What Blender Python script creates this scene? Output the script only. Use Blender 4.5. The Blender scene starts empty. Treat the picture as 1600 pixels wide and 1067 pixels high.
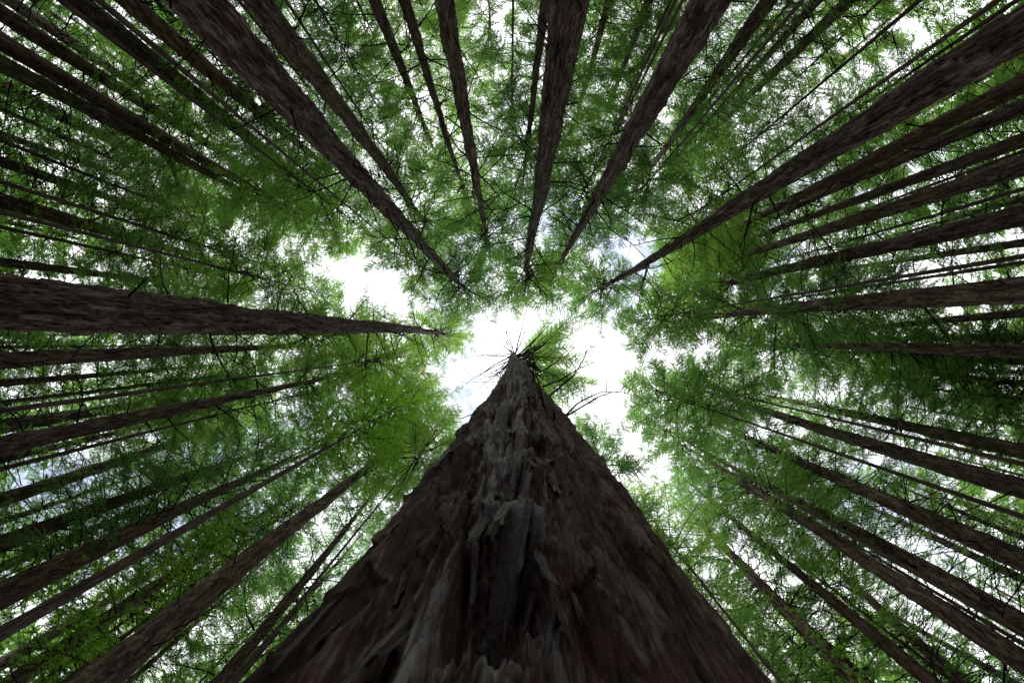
import bpy, math, random
import numpy as np
from mathutils import Vector, Quaternion

random.seed(11)
rng = np.random.default_rng(11)
PI = math.pi
sc = bpy.context.scene
COL = sc.collection

# ------------------------------------------------------------------ camera
# the camera lies on the forest floor, one metre up, and looks straight up;
# x runs to the right of the picture, y to its lower edge, z up
EYE = 1.0
cam_data = bpy.data.cameras.new('camera')
cam = bpy.data.objects.new('camera', cam_data)
COL.objects.link(cam)
cam.location = (0, 0, EYE)
cam.rotation_euler = (PI, 0, 0)
cam_data.sensor_width = 36.0
cam_data.lens = 16.0
cam_data.clip_start = 0.02
cam_data.clip_end = 2000
cam_data.dof.use_dof = True
cam_data.dof.focus_distance = 9.0
cam_data.dof.aperture_fstop = 4.0
sc.camera = cam

# ------------------------------------------------------------------ sky, sun, exposure
SUN_EL, SUN_AZ = math.radians(58), math.radians(215)
world = bpy.data.worlds.new('World')
sc.world = world
world.use_nodes = True
nt = world.node_tree
nt.nodes.clear()
N, L = nt.nodes.new, nt.links.new
out = N('ShaderNodeOutputWorld')
bg = N('ShaderNodeBackground'); bg.inputs['Strength'].default_value = 0.12
sky = N('ShaderNodeTexSky'); sky.sky_type = 'NISHITA'; sky.sun_disc = False
sky.sun_elevation = SUN_EL; sky.sun_rotation = SUN_AZ
tc = N('ShaderNodeTexCoord')
mp = N('ShaderNodeMapping'); mp.inputs['Location'].default_value = (21.6, 0.8, 4.8)
cn = N('ShaderNodeTexNoise'); cn.inputs['Scale'].default_value = 3.2
cn.inputs['Detail'].default_value = 6; cn.inputs['Roughness'].default_value = 0.55
cr = N('ShaderNodeValToRGB')
cr.color_ramp.elements[0].position = 0.34; cr.color_ramp.elements[0].color = (0.3, 0.3, 0.3, 1)
cr.color_ramp.elements[1].position = 0.44; cr.color_ramp.elements[1].color = (1, 1, 1, 1)
cc = N('ShaderNodeValToRGB')
cc.color_ramp.elements[0].position = 0.35; cc.color_ramp.elements[0].color = (0.80, 0.83, 0.90, 1)
cc.color_ramp.elements[1].position = 0.62; cc.color_ramp.elements[1].color = (1, 1, 1, 1)
sk = N('ShaderNodeVectorMath'); sk.operation = 'SCALE'; sk.inputs['Scale'].default_value = 10.0
mx = N('ShaderNodeMix'); mx.data_type = 'RGBA'
L(tc.outputs['Generated'], mp.inputs['Vector']); L(mp.outputs['Vector'], cn.inputs['Vector'])
L(cn.outputs['Fac'], cr.inputs['Fac']); L(cn.outputs['Fac'], cc.inputs['Fac'])
L(cc.outputs['Color'], sk.inputs[0])
L(cr.outputs['Color'], mx.inputs['Factor'])
L(sky.outputs['Color'], mx.inputs['A']); L(sk.outputs['Vector'], mx.inputs['B'])
L(mx.outputs['Result'], bg.inputs['Color']); L(bg.outputs['Background'], out.inputs['Surface'])

sd = bpy.data.lights.new('sun', 'SUN')
sd.energy = 1.2; sd.angle = math.radians(14); sd.color = (1.0, 0.96, 0.9)
so = bpy.data.objects.new('sun', sd); COL.objects.link(so)
sv = Vector((math.sin(SUN_AZ) * math.cos(SUN_EL), math.cos(SUN_AZ) * math.cos(SUN_EL), math.sin(SUN_EL)))
so.rotation_euler = sv.to_track_quat('Z', 'Y').to_euler()
so.location = sv * 90

sc.view_settings.view_transform = 'Standard'
sc.view_settings.look = 'None'
sc.view_settings.exposure = 0.86
sc.view_settings.gamma = 1.0
sc.view_settings.use_curve_mapping = False
sc.render.engine = 'CYCLES'
sc.cycles.max_bounces = 10
sc.cycles.diffuse_bounces = 7
sc.cycles.glossy_bounces = 2
sc.cycles.transmission_bounces = 7
sc.cycles.use_denoising = True


# ------------------------------------------------------------------ helpers
def hash2(i, j, s=0.0):
    v = np.sin(i * 127.1 + j * 311.7 + s * 74.7) * 43758.5453
    return v - np.floor(v)


_perm = rng.random(65536)


def vnoise(x, y, z):
    """smooth value noise in -1..1"""
    xi, yi, zi = np.floor(x).astype(np.int64), np.floor(y).astype(np.int64), np.floor(z).astype(np.int64)
    fx, fy, fz = x - xi, y - yi, z - zi
    fx, fy, fz = [f * f * (3 - 2 * f) for f in (fx, fy, fz)]

    def h(a, b, c):
        return _perm[(a * 73856093 ^ b * 19349663 ^ c * 83492791) & 65535]
    r = 0
    for dx in (0, 1):
        wx = fx if dx else 1 - fx
        for dy in (0, 1):
            wy = fy if dy else 1 - fy
            for dz in (0, 1):
                wz = fz if dz else 1 - fz
                r = r + wx * wy * wz * h(xi + dx, yi + dy, zi + dz)
    return r * 2 - 1


def fast_mesh(name, verts, quads=None, tris=None, mats=(), mat_index=None, smooth=False, attrs=None):
    """a mesh from numpy arrays"""
    me = bpy.data.meshes.new(name)
    verts = np.asarray(verts, np.float32)
    me.vertices.add(len(verts)); me.vertices.foreach_set('co', verts.ravel())
    nq = 0 if quads is None else len(quads)
    ntr = 0 if tris is None else len(tris)
    li = []
    if nq: li.append(np.asarray(quads, np.int32).ravel())
    if ntr: li.append(np.asarray(tris, np.int32).ravel())
    li = np.concatenate(li)
    me.loops.add(len(li)); me.loops.foreach_set('vertex_index', li)
    me.polygons.add(nq + ntr)
    starts = np.concatenate([np.arange(nq) * 4, nq * 4 + np.arange(ntr) * 3]).astype(np.int32)
    me.polygons.foreach_set('loop_start', starts)
    for m in mats: me.materials.append(m)
    if mat_index is not None:
        me.polygons.foreach_set('material_index', np.asarray(mat_index, np.int32))
    if smooth:
        me.polygons.foreach_set('use_smooth', np.ones(nq + ntr, bool))
    me.update(calc_edges=True)
    for k, v in (attrs or {}).items():
        a = me.attributes.new(k, 'FLOAT', 'POINT')
        a.data.foreach_set('value', np.asarray(v, np.float32))
    me.validate()
    return me


def obj(name, data, parent=None):
    o = bpy.data.objects.new(name, data)
    COL.objects.link(o)
    if parent is not None: o.parent = parent
    return o


def thing(name, label, cat, loc, group=None):
    o = bpy.data.objects.new(name, None)
    COL.objects.link(o)
    o.empty_display_size = 0.3
    o.location = loc
    o['label'] = label; o['category'] = cat
    if group: o['group'] = group
    return o


class Tubes:
    """collects tapered tubes along polylines"""
    def __init__(s): s.v, s.q, s.n = [], [], 0

    def add(s, pts, rad, k=4):
        pts = np.asarray(pts, float); rad = np.asarray(rad, float)
        m = len(pts)
        d = np.gradient(pts, axis=0)
        d /= np.linalg.norm(d, axis=1)[:, None] + 1e-9
        ref = np.array([0, 0, 1.0]) if abs(d[0, 2]) < 0.8 else np.array([1.0, 0, 0])
        a = np.cross(d, ref); a /= np.linalg.norm(a, axis=1)[:, None] + 1e-9
        b = np.cross(d, a)
        t = np.arange(k) * 2 * PI / k
        ring = pts[:, None] + rad[:, None, None] * (np.cos(t)[None, :, None] * a[:, None] + np.sin(t)[None, :, None] * b[:, None])
        s.v.append(ring.reshape(-1, 3))
        i = np.arange(m - 1)[:, None] * k; j = np.arange(k)[None]; j2 = (j + 1) % k
        s.q.append((np.stack([i + j, i + j2, i + k + j2, i + k + j], -1) + s.n).reshape(-1, 4))
        s.n += m * k

    def mesh(s, name, mats): return fast_mesh(name, np.concatenate(s.v), np.concatenate(s.q), mats=mats, smooth=True)


# ------------------------------------------------------------------ materials
def new_mat(name):
    m = bpy.data.materials.new(name); m.use_nodes = True
    t = m.node_tree; t.nodes.clear()
    o = t.nodes.new('ShaderNodeOutputMaterial')
    return m, t, t.nodes.new, t.links.new, o


def ramp(node, stops):
    e = node.color_ramp.elements
    while len(e) > 1: e.remove(e[-1])
    e[0].position, e[0].color = stops[0][0], (*stops[0][1], 1)
    for p, c in stops[1:]:
        x = e.new(p); x.color = (*c, 1)


def bark_material(name, stops, fibre=(30, 30, 4.2), use_tint=True, moss=0.0, bump=1.0, rough=0.8, contrast=1.6, tint=0.30, bdist=0.03):
    m, t, N, L, o = new_mat(name)
    bs = N('ShaderNodeBsdfPrincipled'); bs.inputs['Roughness'].default_value = rough
    bs.inputs['Specular IOR Level'].default_value = 0.22
    tc = N('ShaderNodeTexCoord')
    mp = N('ShaderNodeMapping'); mp.inputs['Scale'].default_value = fibre
    n1 = N('ShaderNodeTexNoise'); n1.inputs['Scale'].default_value = 1; n1.inputs['Detail'].default_value = 7
    n1.inputs['Roughness'].default_value = 0.65
    mp2 = N('ShaderNodeMapping'); mp2.inputs['Scale'].default_value = (5, 5, 1.3)
    n2 = N('ShaderNodeTexNoise'); n2.inputs['Scale'].default_value = 1; n2.inputs['Detail'].default_value = 4
    L(tc.outputs['Object'], mp.inputs['Vector']); L(mp.outputs['Vector'], n1.inputs['Vector'])
    L(tc.outputs['Object'], mp2.inputs['Vector']); L(mp2.outputs['Vector'], n2.inputs['Vector'])
    at = N('ShaderNodeAttribute'); at.attribute_name = 'tint'
    s = N('ShaderNodeMath'); s.operation = 'MULTIPLY_ADD'; s.inputs[1].default_value = contrast; s.inputs[2].default_value = -contrast * 0.5
    L(n1.outputs['Fac'], s.inputs[0])
    s2 = N('ShaderNodeMath'); s2.operation = 'MULTIPLY_ADD'; s2.inputs[1].default_value = 0.5
    L(n2.outputs['Fac'], s2.inputs[0]); L(s.outputs[0], s2.inputs[2])
    s3 = N('ShaderNodeMath'); s3.operation = 'MULTIPLY_ADD'; s3.inputs[1].default_value = tint if use_tint else 0.0
    L(at.outputs['Fac'], s3.inputs[0]); L(s2.outputs[0], s3.inputs[2])
    r = N('ShaderNodeValToRGB'); ramp(r, stops); L(s3.outputs[0], r.inputs['Fac'])
    col = r.outputs['Color']
    oi = N('ShaderNodeObjectInfo')
    hv = N('ShaderNodeHueSaturation')
    mr = N('ShaderNodeMapRange'); mr.inputs['To Min'].default_value = 0.75; mr.inputs['To Max'].default_value = 1.25
    L(oi.outputs['Random'], mr.inputs['Value']); L(mr.outputs['Result'], hv.inputs['Value'])
    L(col, hv.inputs['Color']); col = hv.outputs['Color']
    if moss:
        n3 = N('ShaderNodeTexNoise'); n3.inputs['Scale'].default_value = 1.3; n3.inputs['Detail'].default_value = 6
        L(tc.outputs['Object'], n3.inputs['Vector'])
        r3 = N('ShaderNodeMapRange'); r3.inputs['From Min'].default_value = 0.62 - moss * 0.3; r3.inputs['From Max'].default_value = 0.72 - moss * 0.3
        L(n3.outputs['Fac'], r3.inputs['Value'])
        mm = N('ShaderNodeMix'); mm.data_type = 'RGBA'; mm.inputs['B'].default_value = (0.062, 0.070, 0.022, 1)
        L(r3.outputs['Result'], mm.inputs['Factor']); L(col, mm.inputs['A']); col = mm.outputs['Result']
    L(col, bs.inputs['Base Color'])
    bp = N('ShaderNodeBump'); bp.inputs['Strength'].default_value = bump; bp.inputs['Distance'].default_value = bdist
    L(n1.outputs['Fac'], bp.inputs['Height']); L(bp.outputs['Normal'], bs.inputs['Normal'])
    L(bs.outputs['BSDF'], o.inputs['Surface'])
    return m


def leaf_material(name, stops, trans, gloss=0.06):
    m, t, N, L, o = new_mat(name)
    tc = N('ShaderNodeTexCoord'); oi = N('ShaderNodeObjectInfo')
    n = N('ShaderNodeTexNoise'); n.inputs['Scale'].default_value = 0.55; n.inputs['Detail'].default_value = 5
    n.inputs['Roughness'].default_value = 0.6
    L(tc.outputs['Object'], n.inputs['Vector'])
    a = N('ShaderNodeMath'); a.operation = 'MULTIPLY_ADD'; a.inputs[1].default_value = 0.32; a.inputs[2].default_value = -0.14
    L(oi.outputs['Random'], a.inputs[0])
    b = N('ShaderNodeMath'); b.operation = 'ADD'; L(n.outputs['Fac'], b.inputs[0]); L(a.outputs[0], b.inputs[1])
    r = N('ShaderNodeValToRGB'); ramp(r, stops); L(b.outputs[0], r.inputs['Fac'])
    df = N('ShaderNodeBsdfDiffuse'); L(r.outputs['Color'], df.inputs['Color'])
    hs = N('ShaderNodeHueSaturation'); hs.inputs['Hue'].default_value = 0.49; hs.inputs['Value'].default_value = trans
    hs.inputs['Saturation'].default_value = 1.1
    L(r.outputs['Color'], hs.inputs['Color'])
    tr = N('ShaderNodeBsdfTranslucent'); L(hs.outputs['Color'], tr.inputs['Color'])
    ad = N('ShaderNodeAddShader'); L(df.outputs[0], ad.inputs[0]); L(tr.outputs[0], ad.inputs[1])
    gl = N('ShaderNodeBsdfGlossy'); gl.inputs['Roughness'].default_value = 0.45; gl.inputs['Color'].default_value = (1, 1, 1, 1)
    mx = N('ShaderNodeMixShader'); mx.inputs['Fac'].default_value = gloss
    L(ad.outputs[0], mx.inputs[1]); L(gl.outputs[0], mx.inputs[2])
    L(mx.outputs[0], o.inputs['Surface'])
    return m


BARK_STOPS = [(0.06, (0.012, 0.007, 0.006)), (0.28, (0.076, 0.043, 0.034)), (0.46, (0.175, 0.115, 0.096)), (0.70, (0.35, 0.29, 0.27))]
M_BARK = bark_material('redwood_bark', BARK_STOPS)
M_BARK_RED = bark_material('reddish_bark', [(0.06, (0.014, 0.007, 0.005)), (0.28, (0.085, 0.044, 0.033)), (0.48, (0.185, 0.112, 0.090)), (0.72, (0.32, 0.25, 0.225))])
M_BARK_PALE = bark_material('pale_bark', [(0.0, (0.05, 0.04, 0.035)), (0.4, (0.14, 0.11, 0.095)), (0.8, (0.27, 0.23, 0.21))])
M_BARK_MOSS = bark_material('mossy_bark', BARK_STOPS, moss=0.5)
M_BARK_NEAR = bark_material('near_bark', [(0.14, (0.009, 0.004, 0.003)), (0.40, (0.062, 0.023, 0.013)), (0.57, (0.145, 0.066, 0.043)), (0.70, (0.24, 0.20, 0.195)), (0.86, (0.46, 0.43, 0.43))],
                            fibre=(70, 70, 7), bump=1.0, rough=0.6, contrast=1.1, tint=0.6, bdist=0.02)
M_FLAKE = bark_material('weathered_flake', [(0.1, (0.07, 0.045, 0.038)), (0.38, (0.28, 0.245, 0.24)), (0.65, (0.50, 0.47, 0.47))], fibre=(9, 9, 0.8), use_tint=False, rough=0.55)
M_TWIG = bark_material('dead_twig', [(0.0, (0.012, 0.009, 0.008)), (0.6, (0.04, 0.03, 0.026)), (1.0, (0.10, 0.085, 0.08))], use_tint=False, bump=0.1)
M_LEAF = leaf_material('redwood_leaves', [(0.28, (0.030, 0.062, 0.021)), (0.45, (0.047, 0.096, 0.026)), (0.62, (0.066, 0.124, 0.029)), (0.80, (0.088, 0.132, 0.031)), (0.88, (0.13, 0.085, 0.025))], 2.9)
M_LEAF_YOUNG = leaf_material('young_leaves', [(0.3, (0.035, 0.085, 0.018)), (0.5, (0.065, 0.14, 0.022)), (0.7, (0.10, 0.17, 0.028))], 2.8)


# ------------------------------------------------------------------ bark relief
def relief(th, h, R, seed, cell=0.11, plate=0.45, amp=1.0):
    """outward offset (m) and tint of shaggy, plated redwood bark at angle th and height h on a trunk of radius R"""
    cx, cy = np.cos(th) * R, np.sin(th) * R
    z = h
    w1 = vnoise(cx * 5 + seed, cy * 5, z * 1.2)
    w2 = vnoise(cx * 14 + seed, cy * 14, z * 3.0)
    w3 = vnoise(cx * 45, cy * 45 + seed, z * 14)
    ncol = max(6, int(round(2 * PI * np.mean(R) / cell)))
    u = (th / (2 * PI)) * ncol + 0.75 * w1 + 0.28 * w2 + 0.06 * w3 + 50
    i = np.floor(u); fu = u - i; i = np.mod(i, ncol)
    v = z / plate * (0.7 + 0.6 * hash2(i, 3.0, seed)) + hash2(i, 7.0, seed) * 9 + 0.18 * w2 + 0.13 * w3
    j = np.floor(v); fv = v - j
    pid = hash2(i, j, seed); pid2 = hash2(i, j, seed + 5)
    edge = np.minimum(fu, 1 - fu)
    groove = np.clip(1 - edge / 0.16, 0, 1)
    lip = (1 - fv) ** 2.2 * np.clip((pid2 - 0.55) * 4, 0, 1)
    f1 = vnoise(cx * 30, cy * 30 + seed, z * 2.0)
    f2 = vnoise(cx * 80 + seed, cy * 80, z * 6.0)
    f3 = 1 - np.abs(vnoise(cx * 22 + seed + 9, cy * 22, z * 1.6 + 0.4 * w2)) * 2.2
    big = vnoise(cx * 3.2, cy * 3.2 + seed, z * 0.5)
    d = 0.028 * (pid - 0.5) + 0.034 * lip - 0.028 * groove + 0.012 * f1 + 0.008 * f2 + 0.014 * f3 + 0.03 * big + 0.012 * w2
    tint = 0.15 + 0.75 * pid2 ** 1.5 - 0.35 * groove + 0.3 * lip + 0.18 * f1 + 0.12 * f3 + 0.25 * w2
    return d * amp, np.clip(tint, 0, 1)


def trunk_mesh(name, R0, H, ncol, hs, mat, seed, power=0.7, amp=1.0, theta=None, cell=0.11, plate=0.45, extra=None, flare=0.25, flare_h=1.2, rrel=None):
    th = (np.arange(ncol) * 2 * PI / ncol) if theta is None else theta
    TH, HH = np.meshgrid(th, hs)
    prof = R0 * np.clip(1 - HH / H, 0.0, 1) ** power + 0.015
    prof = prof * (1 + flare * np.exp(-HH / flare_h))
    d, tint = relief(TH, HH, np.full_like(TH, rrel or R0), seed, cell, plate, amp)
    if extra is not None:
        e, tint = extra(TH, HH, tint); d = d + e
    low = HH[:, 0] < H * 0.6
    off = float(d[low].mean() + 0.9 * d[low].std())
    d = d - off
    fade = np.clip(prof / (R0 * 0.5), 0.15, 1)
    r = prof + d * fade
    trunk_mesh.offset = off
    bow = 0.30 * np.sin(HH / H * 2.2 * PI + seed) * np.clip(HH / H, 0, 1) * np.clip(1 - HH / H, 0, 1) * 2
    X, Y = r * np.cos(TH) + bow * math.cos(seed * 3), r * np.sin(TH) + bow * math.sin(seed * 3)
    V = np.stack([X, Y, HH], -1).reshape(-1, 3)
    n, m = len(hs), len(th)
    i = np.arange(n - 1)[:, None] * m; j = np.arange(m)[None]; j2 = (j + 1) % m
    Q = np.stack([i + j, i + j2, i + m + j2, i + m + j], -1).reshape(-1, 4)
    return fast_mesh(name, V, Q, mats=[mat], smooth=True, attrs={'tint': tint.ravel()})


def heights(h0, h1, n, H):
    """rows that look evenly spaced from below: even in 1/h between h0 and h1, then up to the tip"""
    a = 1 / np.linspace(1 / h0, 1 / h1, n)
    return np.concatenate([np.linspace(0, h0, 6)[:-1], a, np.linspace(h1, H, 5)[1:]])


# ------------------------------------------------------------------ crowns
def crown_mesh(seed, Lc, Rmax, nlimb, leaf_mat, inner=0.30, gap=0.22, leaf=(0.118, 0.0275), step=0.052, arc=None):
    """needle sprays and their limbs: whorls of drooping limbs with flat feathery side twigs. z = 0 at the lowest limb"""
    g = np.random.default_rng(seed)
    tubes = Tubes()
    P, D, S = [], [], []
    az = g.random() * 6.28
    for k in range(nlimb):
        u = (k + g.random()) / nlimb
        z0 = Lc * u
        az += 2.4 + g.normal(0, 0.35)
        if arc is not None: az = arc[0] + g.uniform(-arc[1], arc[1])
        pr = (0.45 + 0.55 * min(1, u / 0.25)) * (1 - 0.88 * max(0, (u - 0.25) / 0.75) ** 1.25)
        ln = Rmax * pr * g.uniform(0.7, 1.12)
        if g.random() < 0.08: ln *= 0.5
        up = g.uniform(-0.05, 0.30) + 0.45 * u
        dr = g.uniform(0.10, 0.34)
        n = 9
        t = np.linspace(0, 1, n)
        rad = ln * t
        wob = np.cumsum(g.normal(0, 0.05, n)) * ln * 0.4 * t
        dirx, diry = math.cos(az), math.sin(az)
        x = rad * dirx - wob * diry; y = rad * diry + wob * dirx
        z = z0 + ln * (up * t - dr * t ** 2 * 1.3)
        pts = np.stack([x, y, z], -1)
        tubes.add(pts, 0.030 * (ln / 3.5) * (1 - 0.85 * t) + 0.004, 4)
        ntw = max(3, int(ln * (1 - inner) / 0.125))
        clump = g.random(6)
        for q in range(ntw):
            tt = inner + (1 - inner) * (q + g.random()) / ntw
            if clump[min(5, int(tt * 6))] < gap: continue
            f = tt * (n - 1); i0 = min(int(f), n - 2); w = f - i0
            p = pts[i0] * (1 - w) + pts[i0 + 1] * w
            ld = pts[i0 + 1] - pts[i0]; ld /= np.linalg.norm(ld)
            side = 1 if q % 2 else -1
            lat = np.array([-ld[1], ld[0], 0]) * side
            tl = (0.30 + 0.75 * math.sin(PI * min(1, (tt - inner) / (1 - inner) * 0.75 + 0.25))) * g.uniform(0.6, 1.25) * min(1, ln / 2.2)
            td = ld * g.uniform(0.35, 0.9) + lat * g.uniform(0.5, 1.0) + np.array([0, 0, g.uniform(-0.35, 0.15)])
            td /= np.linalg.norm(td)
            m = max(3, int(tl / step))
            s = (np.arange(m) + 0.5) / m
            tp = p + td * (s * tl)[:, None] + np.array([0, 0, -1]) * (0.22 * tl * s ** 2)[:, None]
            nb = np.cross(td, [0, 0, 1]); nb /= np.linalg.norm(nb) + 1e-6
            for sg in (-1, 1):
                d = td * 0.62 + nb * sg * 0.78
                dd = d[None] + g.normal(0, 0.22, (m, 3))
                P.append(tp); D.append(dd); S.append((1.15 - 0.6 * s) * g.uniform(0.75, 1.25, m))
            tubes.add(np.stack([p, tp[-1]]), [0.009, 0.002], 3)
    P = np.concatenate(P); D = np.concatenate(D); S = np.concatenate(S)
    D /= np.linalg.norm(D, axis=1)[:, None]
    nrm = g.normal(0, 0.45, P.shape) + np.array([0, 0, 1.0])
    W = np.cross(D, nrm); W /= np.linalg.norm(W, axis=1)[:, None] + 1e-6
    ll = (leaf[0] * S)[:, None]; lw = (leaf[1] * S)[:, None]
    v = np.stack([P, P + D * ll * 0.5 + W * lw, P + D * ll, P + D * ll * 0.5 - W * lw], 1).reshape(-1, 3)
    q = np.arange(len(P) * 4).reshape(-1, 4)
    me = fast_mesh('needles', v, q, mats=[leaf_mat])
    return me, tubes.mesh('limbs', [M_TWIG])


CROWNS = []
for s, (Lc, Rm, nl, gp) in enumerate([(26, 5.4, 120, 0.20), (24, 5.0, 110, 0.26), (28, 5.8, 124, 0.24), (22, 5.5, 104, 0.18), (25, 4.8, 112, 0.28), (27, 5.4, 112, 0.30)]):
    CROWNS.append((crown_mesh(100 + s, Lc, Rm, nl, M_LEAF, gap=gp), Lc, Rm))
FAR_CROWNS = []      # coarser sprays for the trees far off
for s, (Lc, Rm, nl, gp) in enumerate([(32, 5.8, 108, 0.10), (30, 5.5, 102, 0.12), (34, 6.0, 112, 0.14)]):
    FAR_CROWNS.append((crown_mesh(150 + s, Lc, Rm, nl, M_LEAF, gap=gp, leaf=(0.20, 0.045), step=0.070), Lc, Rm))
def sprays_only(name, places, seed):
    """the needle sprays of many far trees as one mesh; places are (x, y, z of the lowest limb, radius scale, height scale, turn)"""
    base = []
    for s in range(3):
        me, limbs = crown_mesh(seed + s, 30, 5.0, 48, M_LEAF, gap=0.08, leaf=(0.74, 0.17), step=0.44)
        v = np.empty(len(me.vertices) * 3, np.float32); me.vertices.foreach_get('co', v); base.append(v.reshape(-1, 3))
        bpy.data.meshes.remove(me); bpy.data.meshes.remove(limbs)
    V = []
    for k, (x, y, z, rs, zs, a) in enumerate(places):
        b = base[k % 3]; c, n = math.cos(a), math.sin(a)
        V.append(np.stack([(b[:, 0] * c - b[:, 1] * n) * rs + x, (b[:, 0] * n + b[:, 1] * c) * rs + y, b[:, 2] * zs + z], -1))
    V = np.concatenate(V)
    return fast_mesh(name, V, np.arange(len(V)).reshape(-1, 4), mats=[M_LEAF])


YOUNG = []
for s in range(2):
    YOUNG.append((crown_mesh(200 + s, 16, 2.4, 74, M_LEAF_YOUNG, inner=0.12, gap=0.15, leaf=(0.10, 0.03), step=0.05), 16, 2.4))


# ------------------------------------------------------------------ dead branches
def dead_branch_points(g, n=9):
    t = np.linspace(0, 1, n)
    up = g.uniform(-0.15, 0.35); cv = g.uniform(-0.55, 0.35)
    lat = np.cumsum(g.normal(0, 0.035, n)) + g.uniform(-0.2, 0.2) * t ** 2
    return np.stack([t, lat * t, up * t + cv * t ** 2 * 0.8 + np.cumsum(g.normal(0, 0.012, n)) * t], -1)


def add_dead_branch(tubes, g, tf=None, length=1.0, r0=0.016, twigs=6):
    """one dead branch along +x of unit length; tf maps points into place"""
    tf = tf or (lambda p: p)
    pts = dead_branch_points(g)
    n = len(pts); t = np.linspace(0, 1, n)
    tubes.add(tf(pts * length), r0 * (1 - 0.82 * t), 4)
    for _ in range(twigs):
        a = g.uniform(0.2, 0.95); f = a * (n - 1); i0 = min(int(f), n - 2)
        p = pts[i0] + (pts[i0 + 1] - pts[i0]) * (f - i0)
        d = np.array([g.uniform(0.4, 1), g.choice([-1, 1]) * g.uniform(0.4, 1.0), g.uniform(-0.7, 0.4)]); d /= np.linalg.norm(d)
        tl = g.uniform(0.12, 0.42) * (1.1 - 0.5 * a)
        s = np.linspace(0, 1, 4)
        c = np.array([g.normal(0, 0.12), g.normal(0, 0.12), g.uniform(-0.35, 0.1)])
        q = p + d * (s * tl)[:, None] + c * (s ** 2 * tl)[:, None]
        tubes.add(tf(q * length), r0 * 0.45 * (1 - 0.7 * s), 3)


BRANCHES = []
for s in range(14):
    g = np.random.default_rng(300 + s)
    tb = Tubes(); add_dead_branch(tb, g, twigs=[1, 2, 4, 6][s % 4], r0=0.014)
    BRANCHES.append(tb.mesh('dead_branch', [M_TWIG]))
g = np.random.default_rng(340)
tb = Tubes()
tb.add([[0, 0, 0], [0.5, 0.03, 0.1], [1, 0, 0.24]], [0.16, 0.12, 0.07], 5)
tb.add([[0.97, 0, 0.23], [1.0, 0, 0.24]], [0.07, 0.005], 5)
STUB = tb.mesh('branch_stub', [M_TWIG])

DEAD_SETS = []       # for trees too far off for single branches: all dead branches of a trunk of radius 0.5, height 52
for s in range(7):
    g = np.random.default_rng(400 + s)
    tb = Tubes()
    for k in range(190):
        h = g.uniform(7, 44); a = g.uniform(0, 6.28)
        r = 0.5 * (1 - h / 52) ** 0.7 * 0.9
        ca, sa = math.cos(a), math.sin(a)
        ln = g.uniform(0.8, 3.8) * (1 if g.random() < 0.8 else 0.4)

        def tf(p, ca=ca, sa=sa, r=r, h=h):
            p = np.asarray(p)
            return np.stack([(p[:, 0] + r) * ca - p[:, 1] * sa, (p[:, 0] + r) * sa + p[:, 1] * ca, p[:, 2] + h], -1)
        add_dead_branch(tb, g, tf, ln, 0.016 + 0.006 * ln, twigs=g.integers(1, 4))
    for k in range(90):
        h = g.uniform(3, 40); a = g.uniform(0, 6.28); r = 0.5 * (1 - h / 52) ** 0.7
        ca, sa = math.cos(a), math.sin(a); l = g.uniform(0.08, 0.3)
        tb.add([[ca * (r - .02), sa * (r - .02), h], [ca * (r + l), sa * (r + l), h + l * 0.3]], [0.035, 0.018], 4)
    DEAD_SETS.append(tb.mesh('dead_branches', [M_TWIG]))

TRUNKS = {}
for mi, mat in enumerate([M_BARK, M_BARK_RED, M_BARK_PALE, M_BARK_MOSS]):
    TRUNKS[mat.name] = [trunk_mesh('far_trunk', 0.5, 52, 36, heights(9, 46, 170, 52), mat, 20 + mi * 3 + s, cell=0.12, plate=0.9, amp=0.9)
                        for s in range(2 if mi else 3)]


def lean_to(o, base, top, H):
    d = Vector((top[0] - base[0], top[1] - base[1], H)).normalized()
    o.rotation_mode = 'QUATERNION'
    o.rotation_quaternion = Vector((0, 0, 1)).rotation_difference(d)


def add_crown(t, H, hc, rscale, kind=None, rot=None, top=0.8):
    (needles, limbs), Lc, Rm = kind or random.choice(CROWNS)
    zs = (H + top - hc) / Lc
    rot = random.uniform(0, 6.28) if rot is None else rot
    c = obj('crown', needles, t); b = obj('limbs', limbs, t)
    for o in (c, b):
        if o is b: o['kind'] = 'stuff'
        o.location = (0, 0, hc); o.rotation_euler = (0, 0, rot); o.scale = (rscale, rscale, zs)
    return c


def add_branches(t, R0, H, n, h0, h1, lmin, lmax, stubs=18, power=0.7):
    for k in range(n + stubs):
        stub = k >= n
        h = random.uniform(h0 * (0.5 if stub else 1), h1); a = random.uniform(0, 6.28)
        r = R0 * (1 - h / H) ** power
        b = obj('branch_stub' if stub else 'branch', STUB if stub else BRANCHES[k % len(BRANCHES)], t)
        b.location = (math.cos(a) * (r - 0.05), math.sin(a) * (r - 0.05), h)
        ln = random.choice((random.uniform(0.14, 0.32), random.uniform(0.25, 0.6))) if stub else min(lmax, 0.4 + 0.13 * h) * random.uniform(0.45, 1.0)
        b.rotation_euler = (random.uniform(-0.6, 0.6), random.uniform(-0.25, 0.3), a)
        th = ln if not stub else 0.16
        b.scale = (ln, th, th)

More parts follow.
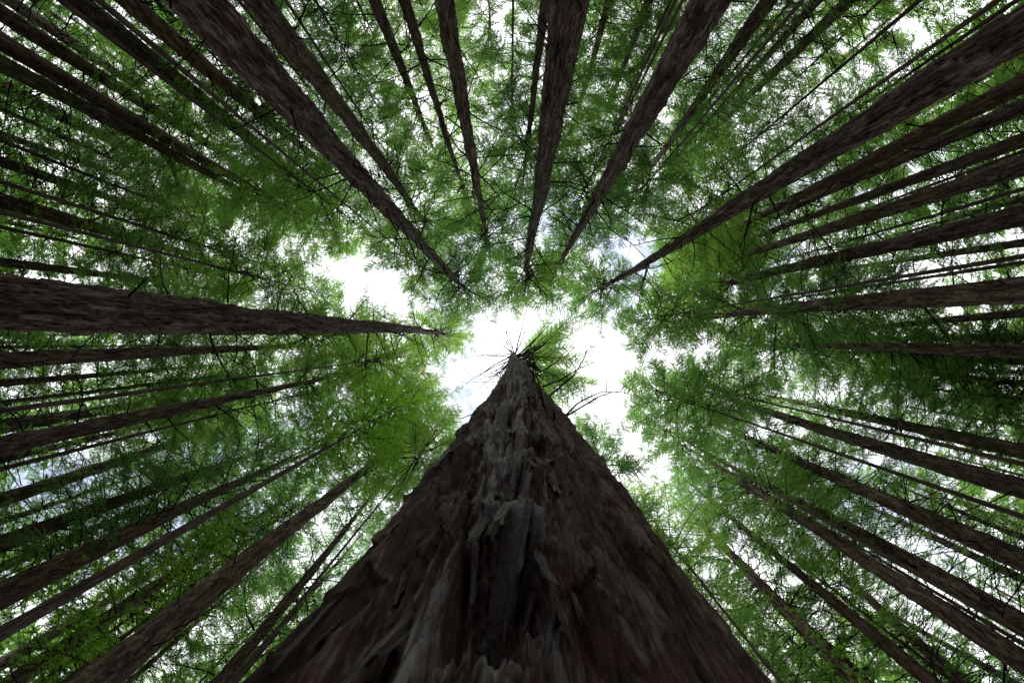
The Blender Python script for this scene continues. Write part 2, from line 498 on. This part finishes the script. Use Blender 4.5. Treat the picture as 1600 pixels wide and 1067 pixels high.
# ------------------------------------------------------------------ ground
gm, gt, GN, GL, go = new_mat('forest_floor')
bs = GN('ShaderNodeBsdfPrincipled'); bs.inputs['Roughness'].default_value = 0.95
n = GN('ShaderNodeTexNoise'); n.inputs['Scale'].default_value = 3.0; n.inputs['Detail'].default_value = 8
tcg = GN('ShaderNodeTexCoord'); GL(tcg.outputs['Object'], n.inputs['Vector'])
r = GN('ShaderNodeValToRGB'); ramp(r, [(0.3, (0.03, 0.018, 0.01)), (0.55, (0.08, 0.05, 0.03)), (0.75, (0.06, 0.07, 0.025))])
GL(n.outputs['Fac'], r.inputs['Fac']); GL(r.outputs['Color'], bs.inputs['Base Color']); GL(bs.outputs['BSDF'], go.inputs['Surface'])
k = 41
gx = np.concatenate([-np.geomspace(900, 2, 20), [0], np.geomspace(2, 900, 20)])
GX, GY = np.meshgrid(gx, gx)
GZ = 0.06 * vnoise(GX * 0.4, GY * 0.4, GX * 0) - 0.05
V = np.stack([GX, GY, GZ], -1).reshape(-1, 3)
i = np.arange(k - 1)[:, None] * k; j = np.arange(k - 1)[None]
Q = np.stack([i + j, i + j + 1, i + k + j + 1, i + k + j], -1).reshape(-1, 4)
ground = obj('ground', fast_mesh('ground', V, Q, mats=[gm], smooth=True))
ground['kind'] = 'structure'

# ------------------------------------------------------------------ the nearest tree
FG_R0 = 0.50          # above the flared foot
FG_REL = 0.585
FG_BASE = (-0.118, 1.10)
FG_TOP = (0.40, 1.42)
FG_H = 60.0
fg = thing('redwood_tree', 'nearest giant redwood towering over the camera from the bottom edge, dark peeling bark', 'tree', (*FG_BASE, 0))
lean_to(fg, FG_BASE, FG_TOP, FG_H)
uu = np.linspace(-1, 1, 460, endpoint=False)
theta = -PI / 2 + PI * (0.62 * uu + 0.38 * uu ** 3)          # more columns on the side that faces the camera


def near_extra(TH, HH, tint):
    """hollows under lifted plates, torn sheets of weathered bark and fine fibres, the relief of the nearest trunk"""
    X, Y = np.cos(TH) * FG_REL, np.sin(TH) * FG_REL
    e = np.zeros_like(TH)
    for (ang, h, dep, wa, wh) in [(-1.45, 1.98, 0.20, 0.15, 0.13), (-1.32, 2.72, 0.10, 0.16, 0.2), (-1.62, 4.4, 0.08, 0.13, 0.30),
                                  (-1.15, 3.5, 0.08, 0.11, 0.22), (-1.9, 3.1, 0.05, 0.12, 0.3), (-1.05, 6.0, 0.07, 0.15, 0.5), (-1.75, 7.0, 0.08, 0.2, 0.7)]:
        da = np.angle(np.exp(1j * (TH - ang))) / wa
        dh = (HH - h) / wh
        rag = 0.5 * vnoise(X * 30, Y * 30, HH * 9)
        e -= dep * np.exp(-((da + rag) ** 2 + (dh + rag) ** 2))
        e += dep * 0.7 * np.exp(-(da ** 2 * 0.5 + (dh - 1.8 + rag) ** 2 * 2.2))      # the lip above the hollow
    e += 0.020 * np.sin(TH * 5 + 1.5 * vnoise(X * 5, Y * 5, HH * 0.4))
    # fine ridged fibres
    wob = 0.35 * vnoise(X * 9, Y * 9, HH * 2.2)
    for fq, zq, am in ((15, 0.35, 0.032), (34, 0.7, 0.019), (72, 1.5, 0.009)):
        e += am * (1 - 2.0 * np.abs(vnoise(X * fq + wob, Y * fq + wob, HH * zq + fq)))

    # torn, overlapping sheets of grey weathered bark, thickest on the face turned to the camera
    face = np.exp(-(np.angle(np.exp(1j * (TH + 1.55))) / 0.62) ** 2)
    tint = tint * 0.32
    for fq, zq, th, am, sd in ((10, 0.7, 0.12, 0.016, 3), (16, 1.2, 0.18, 0.013, 11), (26, 2.2, 0.24, 0.010, 23)):
        def field(z):
            return (vnoise(X * fq + sd, Y * fq, z * zq + sd) + 0.45 * vnoise(X * fq * 2.7, Y * fq * 2.7 + sd, z * zq * 3)
                    + 0.22 * vnoise(X * fq * 6 + sd, Y * fq * 6, z * zq * 8) + 0.55 * face - 0.28)
        n0 = field(HH); n1 = field(HH - 0.10 / zq)
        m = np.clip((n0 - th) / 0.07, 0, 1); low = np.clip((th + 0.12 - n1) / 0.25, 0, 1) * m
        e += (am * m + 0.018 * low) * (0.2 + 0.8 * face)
        tint = tint + m * (0.05 + 0.30 * face * np.clip((HH - 1.45) / 0.35, 0.25, 1))  # less grey near the foot, the shade there put into the tint
    return e, np.clip(tint, 0, 1)


fg_hs = heights(1.35, 50, 560, FG_H)
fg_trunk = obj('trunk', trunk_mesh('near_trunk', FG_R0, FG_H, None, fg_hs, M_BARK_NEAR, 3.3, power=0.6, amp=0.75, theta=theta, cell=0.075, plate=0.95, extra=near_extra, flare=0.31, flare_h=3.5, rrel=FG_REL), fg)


NEAR_OFF = trunk_mesh.offset

# loose flakes of bark on it
def flake_mesh(seed):
    g = np.random.default_rng(seed)
    nu, nv = 7, 11
    V = []
    curl = g.uniform(0.1, 0.4); tw = g.uniform(-0.2, 0.2)
    wl_l = 0.5 + np.cumsum(g.normal(0, 0.07, nv)); wl_r = 0.5 + np.cumsum(g.normal(0, 0.07, nv))
    tear = g.uniform(-0.22, 0.1, nu); tear2 = g.uniform(-0.12, 0.12, nu)
    ridge = g.normal(0, 0.03, nu)
    for b in range(nv):
        s = b / (nv - 1)
        for a in range(nu):
            c = a / (nu - 1) - 0.5
            x = c * 2 * (wl_l[b] if c < 0 else wl_r[b]) * 0.6 + tw * s * s + g.normal(0, 0.015)
            z = -s + tear[a] * s ** 3 + tear2[a] * (1 - s) ** 3
            y = curl * s ** 3 * 0.5 + 0.10 * (0.25 - c * c) + ridge[a] - 0.10 * (1 - s) ** 2 + g.normal(0, 0.01)
            V.append((x, y, z))
    V = np.array(V)
    m = len(V)
    V2 = np.concatenate([V, V - np.array([0, 0.035, 0])])
    i = np.arange(nv - 1)[:, None] * nu; j = np.arange(nu - 1)[None]
    q = np.stack([i + j, i + j + 1, i + nu + j + 1, i + nu + j], -1).reshape(-1, 4)
    rim = list(range(nu)) + [b * nu + nu - 1 for b in range(1, nv)] + [(nv - 1) * nu + a for a in range(nu - 2, -1, -1)] + [b * nu for b in range(nv - 2, 0, -1)]
    rq = [(rim[t], rim[(t + 1) % len(rim)], rim[(t + 1) % len(rim)] + m, rim[t] + m) for t in range(len(rim))]
    return fast_mesh('bark_flake', V2, np.concatenate([q, q[:, ::-1] + m, np.array(rq)]), mats=[M_FLAKE], smooth=True)


FLAKES = [flake_mesh(500 + s) for s in range(8)]
for k in range(95):
    h = EYE + 1 / random.uniform(1 / 8.0, 1 / 0.7)
    a = -PI / 2 + max(-0.5, min(0.6, random.gauss(0.05, 0.36)))
    pr = (FG_R0 * (1 - h / FG_H) ** 0.6) * (1 + 0.31 * math.exp(-h / 3.5))
    d, _ = relief(np.array([a]), np.array([h]), np.array([FG_REL]), 3.3, 0.075, 0.95, 0.75)
    e, _ = near_extra(np.array([a]), np.array([h]), d)
    rr = pr + float(d[0] + e[0]) - NEAR_OFF + 0.013
    f = obj('bark_flake', FLAKES[k % 8], fg_trunk)
    f.location = (math.cos(a) * rr, math.sin(a) * rr, h)
    f.rotation_euler = (random.uniform(-0.1, 0.12), random.gauss(0, 0.18), a - PI / 2)
    s = random.uniform(0.028, 0.055) * min(2.4, 0.55 + 0.45 * h)
    f.scale = (s * random.uniform(0.45, 0.8), s * random.uniform(0.5, 0.9), s * random.uniform(1.4, 3.4))
add_branches(fg, FG_R0, FG_H, 34, 32, 52, 3.6, 7.0, stubs=6, power=0.6)

# its twin right behind it
TW_BASE, TW_TOP, TW_H = (0.76, 1.97), (0.85, 1.75), 55.0
tw = thing('redwood_tree', 'redwood standing right behind the nearest giant, only its right flank showing', 'tree', (*TW_BASE, 0))
lean_to(tw, TW_BASE, TW_TOP, TW_H)
obj('trunk', trunk_mesh('twin_trunk', 0.55, TW_H, 200, heights(2, 46, 320, TW_H), M_BARK_RED, 8.1, power=0.55, amp=1.2, flare=0.1, cell=0.1, plate=0.8), tw)
TWIN_CROWN = crown_mesh(77, 17, 8.6, 62, M_LEAF, inner=0.3, gap=0.14, arc=(0.05, 0.95))
add_crown(tw, TW_H, 39, 1.0, (TWIN_CROWN, 17, 8.6), rot=0.0)
add_branches(tw, 0.56, TW_H, 34, 9, 40, 1.0, 3.0, stubs=10, power=0.55)

# ------------------------------------------------------------------ the stand: base x, base y, top x, top y, height, diameter at the base, height where the crown swallows the trunk
STAND = [
    (-4.34, -4.7, -4.33, -4.71, 54.4, 0.72, 49.6, 'thick shaggy trunk slanting from the upper left edge toward the opening, second thickest there'),
    (-8.4, -11.29, -8.4, -11.29, 56.0, 1.126, 43.9, 'trunk close along the right flank of the thick upper left trunk'),
    (-17.94, -15.48, -17.16, -16.35, 52.7, 1.391, 39.5, 'reddish straight trunk immediately left of the thick upper left trunk'),
    (-21.76, -17.02, -21.85, -16.9, 61.2, 1.478, 45.3, 'dark straight trunk second to the left of the thick upper left trunk'),
    (-26.73, -17.58, -26.97, -17.2, 59.7, 1.32, 48.8, 'dark trunk starting in the very top left corner, with a paler twin'),
    (-34.39, -23.25, -34.28, -23.42, 57.4, 1.503, 53.4, 'paler flaky trunk touching the dark trunk of the top left corner'),
    (-24.92, -15.04, -25.21, -14.55, 53.7, 1.304, 40.3, 'brown trunk just below the dark corner trunk at upper left'),
    (-23.77, -12.09, -23.12, -13.34, 54.1, 1.098, 50.3, 'mossy trunk crossed by green sprouts at upper left, upper of a close pair'),
    (-36.0, -18.11, -36.0, -18.11, 60.3, 1.802, 54.3, 'lower trunk of the close mossy pair at upper left'),
    (-36.66, -12.92, -35.46, -16.06, 60.0, 0.866, 46.3, 'very thin dark trunk below the mossy pair at upper left'),
    (-34.6, -11.62, -34.3, -12.48, 55.1, 1.328, 51.2, 'slim twig covered trunk between the very thin one and the reddish one on the left'),
    (-32.8, -8.59, -32.66, -9.11, 59.3, 1.746, 47.9, 'reddish trunk above the huge horizontal trunk at left'),
    (-7.42, -0.58, -7.4, -0.89, 60.8, 0.957, 52.8, 'huge horizontal trunk at the left edge with spiky dead branches, widest of the left side'),
    (-33.55, -4.54, -33.36, -5.88, 58.1, 1.063, 53.9, 'slender trunk half hidden behind the upper flank of the huge left trunk'),
    (-20.58, 1.0, -20.61, 0.28, 57.1, 0.962, 52.9, 'straight level trunk right under the huge left trunk'),
    (-30.64, 2.25, -30.62, 2.53, 56.7, 0.744, 52.7, 'thin level trunk second under the huge left trunk'),
    (-35.91, 6.6, -36.08, 5.67, 61.3, 1.777, 52.1, 'upper trunk of the touching pair at lower left'),
    (-16.15, 3.52, -16.27, 2.95, 57.5, 0.754, 53.2, 'long lower trunk of the touching pair at lower left, reaching far toward the centre'),
    (-35.88, 8.99, -36.1, 8.05, 61.1, 1.008, 52.2, 'thin shaded trunk under the touching pair at lower left'),
    (-30.79, 9.59, -30.92, 9.17, 60.8, 1.378, 56.4, 'lone trunk with green patches below the touching pair at lower left'),
    (-36.08, 12.56, -35.96, 12.92, 48.8, 0.892, 40.6, 'short visible thin trunk above the leafy trunk at lower left'),
    (-25.68, 9.65, -25.11, 11.1, 56.3, 1.302, 40.4, 'trunk wrapped in bright green sprouts at lower left'),
    (-33.71, 14.07, -33.2, 15.25, 55.1, 1.109, 51.1, 'thin dark trunk just below the sprout wrapped one at lower left'),
    (-20.56, 9.31, -19.76, 11.0, 52.4, 1.181, 31.3, 'wide shaded trunk below the thin dark one at lower left'),
    (-24.9, 16.7, -24.52, 17.26, 58.3, 1.322, 53.7, 'moss green trunk running beside the dark leaning one in the bottom left corner'),
    (-34.96, 21.71, -34.62, 22.26, 57.3, 1.535, 53.3, 'dim trunk lost in foliage in the bottom left corner'),
    (-12.34, 9.97, -11.89, 10.52, 55.4, 1.359, 49.5, 'thick dark slanting trunk at bottom left, widest between the corner and the nearest tree'),
    (-12.9, 15.45, -13.63, 14.82, 54.0, 0.93, 50.0, 'grey slim trunk between the dark slanting one and the nearest tree'),
    (-17.56, 20.51, -16.59, 21.32, 54.0, 0.94, 50.1, 'thin pale trunk closest to the left edge of the nearest tree'),
    (-7.91, -19.7, -8.02, -19.65, 54.8, 1.134, 50.7, 'slim trunk at the top, left of the two grey ones'),
    (-5.07, -15.28, -4.64, -15.42, 59.5, 0.707, 54.9, 'grey slender trunk at the top, beside the stouter one to its right'),
    (-1.76, -9.9, -2.58, -9.74, 57.6, 0.72, 53.0, 'stout grey trunk at the top standing against the white sky gap'),
    (0.75, -5.68, 1.48, -5.57, 53.0, 0.72, 48.5, 'massive scaly trunk at top centre, almost upright in the picture'),
    (2.17, -15.31, 0.74, -15.48, 54.3, 0.69, 50.2, 'pale trunk peeping out behind the left side of the massive top centre trunk'),
    (6.86, -24.0, 6.83, -24.01, 58.2, 0.971, 44.2, 'thin trunk just right of the massive top centre trunk'),
    (8.98, -24.26, 10.07, -23.84, 55.3, 1.019, 42.4, 'thin dark trunk midway between the massive top centre trunk and the scaly right one'),
    (4.39, -7.69, 4.68, -7.52, 56.6, 1.004, 46.1, 'big scaly trunk right of top centre curving down to the canopy'),
    (13.13, -18.09, 14.1, -17.37, 59.0, 1.219, 54.7, 'medium trunk just right of the big scaly one at the top'),
    (20.9, -23.11, 20.74, -23.25, 61.5, 0.942, 57.1, 'thin trunk with an orange tinted spray near the top right'),
    (21.98, -20.95, 20.7, -22.26, 61.6, 1.22, 57.1, 'blurred mossy trunk left of the foliage mass at top right'),
    (8.24, -4.98, 8.25, -4.97, 54.9, 0.763, 50.4, 'thickest trunk of the right side, sweeping from the upper right corner to the centre'),
    (19.91, -9.95, 19.82, -10.12, 59.8, 1.066, 55.4, 'smooth grey brown trunk directly below the thickest right hand trunk'),
    (24.13, -10.6, 23.69, -11.57, 61.4, 1.068, 56.9, 'narrow trunk third down in the upper right fan'),
    (22.01, -7.93, 21.28, -9.86, 60.2, 0.835, 56.0, 'twiggy trunk fourth down in the upper right fan'),
    (18.35, -6.03, 17.99, -7.1, 53.9, 0.985, 50.0, 'broad trunk fifth down in the upper right fan, crossed by curved dead branches'),
    (16.53, -4.07, 16.43, -4.44, 53.4, 0.921, 49.4, 'long clean trunk sixth down in the upper right fan, touching the white gap'),
    (36.27, -5.39, 35.77, -8.31, 61.6, 1.078, 50.0, 'thin trunk above the striped horizontal one at right'),
    (16.04, -1.51, 15.98, -2.06, 52.1, 1.097, 31.9, 'striped wide trunk nearly level at the right edge'),
    (31.24, -2.94, 31.4, -0.71, 53.7, 0.94, 49.9, 'thin trunk right beneath the striped wide one'),
    (36.0, -0.2, 36.0, -0.36, 55.6, 1.098, 42.2, 'dim level trunk just above the darkest level one at right'),
    (24.81, 0.51, 24.81, 0.44, 53.0, 1.064, 49.2, 'dark level trunk at mid height of the right edge'),
    (35.97, 2.04, 36.02, 1.05, 56.2, 0.919, 40.9, 'pale trunk tucked under the dark level one at right'),
    (34.42, 3.72, 34.53, 2.56, 45.3, 0.997, 42.1, 'thin black trunk below the pale one at right'),
    (33.5, 3.34, 33.43, 3.92, 44.3, 0.574, 41.2, 'thinnest tan trunk, like a pole, at right'),
    (29.16, 6.49, 29.23, 6.15, 56.9, 1.429, 52.8, 'mossy shaded trunk above the knotty one at right'),
    (20.99, 6.27, 21.24, 5.41, 62.0, 1.137, 57.5, 'knotty grey trunk dotted with branch stubs on the right'),
    (22.34, 9.96, 22.71, 9.11, 57.3, 1.392, 53.1, 'sturdy trunk below the knotty one at lower right'),
    (23.55, 13.12, 23.49, 13.23, 56.1, 1.456, 52.0, 'trunk with a large forked dead branch at lower right'),
    (19.08, 12.11, 19.36, 11.67, 56.8, 1.19, 39.1, 'bowed trunk crossing below the forked branch at lower right'),
    (19.84, 16.46, 20.21, 16.01, 56.1, 1.053, 52.1, 'slender reddish trunk rising from the bottom edge at lower right'),
    (18.78, 18.18, 18.78, 18.18, 56.2, 1.576, 38.0, 'short dark trunk ending in a green bush at lower right'),
    (36.0, 16.71, 36.0, 16.73, 60.9, 1.088, 50.0, 'thin trunk parallel below the sturdy one at lower right'),
    (35.76, 14.32, 36.1, 13.46, 46.0, 1.088, 41.6, 'thin trunk parallel above the sturdy one at lower right'),
    (28.04, 25.51, 31.76, 21.03, 54.4, 1.654, 34.8, 'shadowed trunk near the bottom right corner, left of a thinner one'),
    (37.2, 21.07, 34.19, 25.9, 54.3, 1.039, 36.6, 'thinnest trunk of the bottom right corner against white gaps'),
]
random.seed(31)
GROUP = 'redwood trees round the clearing'
for idx, (bx, by, ax, ay, H, D0, hT, label) in enumerate(STAND):
    R = math.hypot(bx, by)
    t = thing('redwood_tree', label, 'tree', (bx, by, 0), GROUP)
    lean_to(t, (bx, by), (ax, ay), H)
    mat = M_BARK
    if 'red' in label.split()[:2] or 'reddish' in label or 'brown' in label: mat = M_BARK_RED
    if 'moss' in label or 'sprout' in label or 'green patches' in label: mat = M_BARK_MOSS
    if 'pale' in label.split()[:3] or 'tan' in label.split()[:3]: mat = M_BARK_PALE
    R0 = D0 / 2 * 0.97
    if R < 12:
        hE = max(4.5, R * 0.7)
        tr = obj('trunk', trunk_mesh('trunk', R0, H, 80, heights(hE, 50, 280, H), mat, 40 + idx * 1.7, amp=1.5, cell=0.1, plate=0.8), t)
    elif R < 23:
        tr = obj('trunk', trunk_mesh('trunk', R0, H, 40, heights(R * 0.7, 48, 170, H), mat, 40 + idx * 1.7, amp=1.4, cell=0.11, plate=0.9), t)
    else:
        tr = obj('trunk', TRUNKS[mat.name][idx % len(TRUNKS[mat.name])], t)
        tr.scale = (R0 / 0.5, R0 / 0.5, H / 52); tr.rotation_euler = (0, 0, idx * 1.3)
    hc = min(hT * random.uniform(0.60, 0.78), H * 0.72)
    if R < 12: hc = H * random.uniform(0.64, 0.74)
    add_crown(t, H, hc, random.uniform(0.85, 1.15) * (0.88 if R < 12 else 0.98), CROWNS[idx % 2 * 4 + 1] if R < 12 else None)
    if R < 23:
        add_branches(t, R0, H, 58 if R < 12 else 46, 6, H * 0.85, 1.2, 3.8, stubs=28)
    else:
        ds = obj('dead_branches', DEAD_SETS[idx % len(DEAD_SETS)], t)
        ds['kind'] = 'stuff'
        ds.scale = (R0 / 0.5 * 0.5 + 0.5, R0 / 0.5 * 0.5 + 0.5, H / 52); ds.rotation_euler = (0, 0, idx * 2.1)

# ------------------------------------------------------------------ young trees with fresh green leaves under the canopy
YGROUP = 'young green trees under the canopy'
for idx, (x, y, H, hc, rs, label) in enumerate([
    (-7.9, 4.5, 41, 19, 1.25, 'slim young tree with bright lime foliage left of the nearest trunk'),
    (-17.5, 12.0, 36, 15, 1.2, 'young tree of fresh green sprays between the leaning trunks at lower left'),
    (-27.0, 12.5, 36, 14, 1.4, 'young tree with vivid green sprays among the sprout wrapped trunks at lower left'),
    (17.4, 17.2, 30, 7, 1.1, 'green bushy young tree hiding the foot of the short dark trunk at lower right'),
    (-33.0, -15.5, 38, 16, 1.3, 'young tree with dull green sprays between the slim trunks at upper left'),
    (12.0, -13.5, 36, 12, 0.5, 'young tree with dense green foliage above the thickest right hand trunk'),
]):
    t = thing('young_redwood', label, 'tree', (x, y, 0), YGROUP)
    tr = obj('trunk', TRUNKS['redwood_bark'][idx % 3], t); tr.scale = (0.22, 0.22, H / 52)
    add_crown(t, H, hc, rs, CROWNS[1] if rs < 1 else YOUNG[idx % 2], top=0.4)

# ------------------------------------------------------------------ the wood beyond
FAR = 'redwoods deeper in the wood'
placed = [(r[0], r[1]) for r in STAND]
random.seed(32)
cnt = 0
GAPS = [(-13.5, -5.5, 4.0), (-3.8, -17, 3.6), (22, -7, 3.2), (12.4, -8, 3.2), (9, 1, 3.8), (12, 9.5, 3), (0, 0, 9.3)]       # where the canopy stays open
for _ in range(9000):
    x, y = random.uniform(-36, 36), random.uniform(-30, 30)
    R = math.hypot(x, y)
    if R > 35 or R < 10.5 or any(math.hypot(x - a, y - b) < c for a, b, c in GAPS): continue
    if any((x - a) ** 2 + (y - b) ** 2 < 4.1 ** 2 for a, b in placed): continue
    placed.append((x, y)); cnt += 1
    H = random.uniform(47, 57)
    t = thing('redwood_tree', 'redwood deep in the wood, seen only as green foliage behind nearer trunks', 'tree', (x, y, 0), FAR)
    D0 = min(random.uniform(0.35, 0.55), 0.0125 * R)
    tr = obj('trunk', TRUNKS['redwood_bark'][cnt % 3], t); tr.scale = (D0, D0, H / 52)
    add_crown(t, H, H * random.uniform(0.56, 0.66), random.uniform(0.75, 1.0))
    if R < 23: continue
    ds = obj('dead_branches', DEAD_SETS[cnt % len(DEAD_SETS)], t); ds['kind'] = 'stuff'
    ds.scale = (0.8, 0.8, H / 52); ds.rotation_euler = (0, 0, cnt * 2.1)
random.seed(33)
for _ in range(9000):
    x, y = random.uniform(-60, 60), random.uniform(-48, 48)
    R = math.hypot(x, y)
    if R < 34 or R > 60: continue
    if any((x - a) ** 2 + (y - b) ** 2 < 17 for a, b in placed): continue
    placed.append((x, y)); cnt += 1
    H = random.uniform(48, 60)
    t = thing('redwood_tree', 'redwood deep in the wood, seen only as green foliage behind nearer trunks', 'tree', (x, y, 0), FAR)
    D0 = random.uniform(0.6, 1.0)
    tr = obj('trunk', TRUNKS['redwood_bark'][cnt % 3], t); tr.scale = (D0, D0, H / 52)
    add_crown(t, H, H * random.uniform(0.2, 0.4), random.uniform(1.0, 1.3), random.choice(FAR_CROWNS))
    if cnt >= 222: break

# what closes the view beyond them: the crowns of the far wood, too many and too far to count
places = []
for _ in range(9000):
    x, y = random.uniform(-92, 92), random.uniform(-76, 76)
    if math.hypot(x / 1.2, y) < 45: continue
    if any((x - a) ** 2 + (y - b) ** 2 < 17 for a, b in placed): continue
    placed.append((x, y))
    H = random.uniform(50, 64); hc = H * random.uniform(0.12, 0.3)
    places.append((x, y, hc, random.uniform(0.95, 1.3), (H - hc) / 30, random.uniform(0, 6.28)))
    if len(places) >= 140: break
fw = obj('far_wood', sprays_only('far_wood', places, 170))
fw['kind'] = 'stuff'
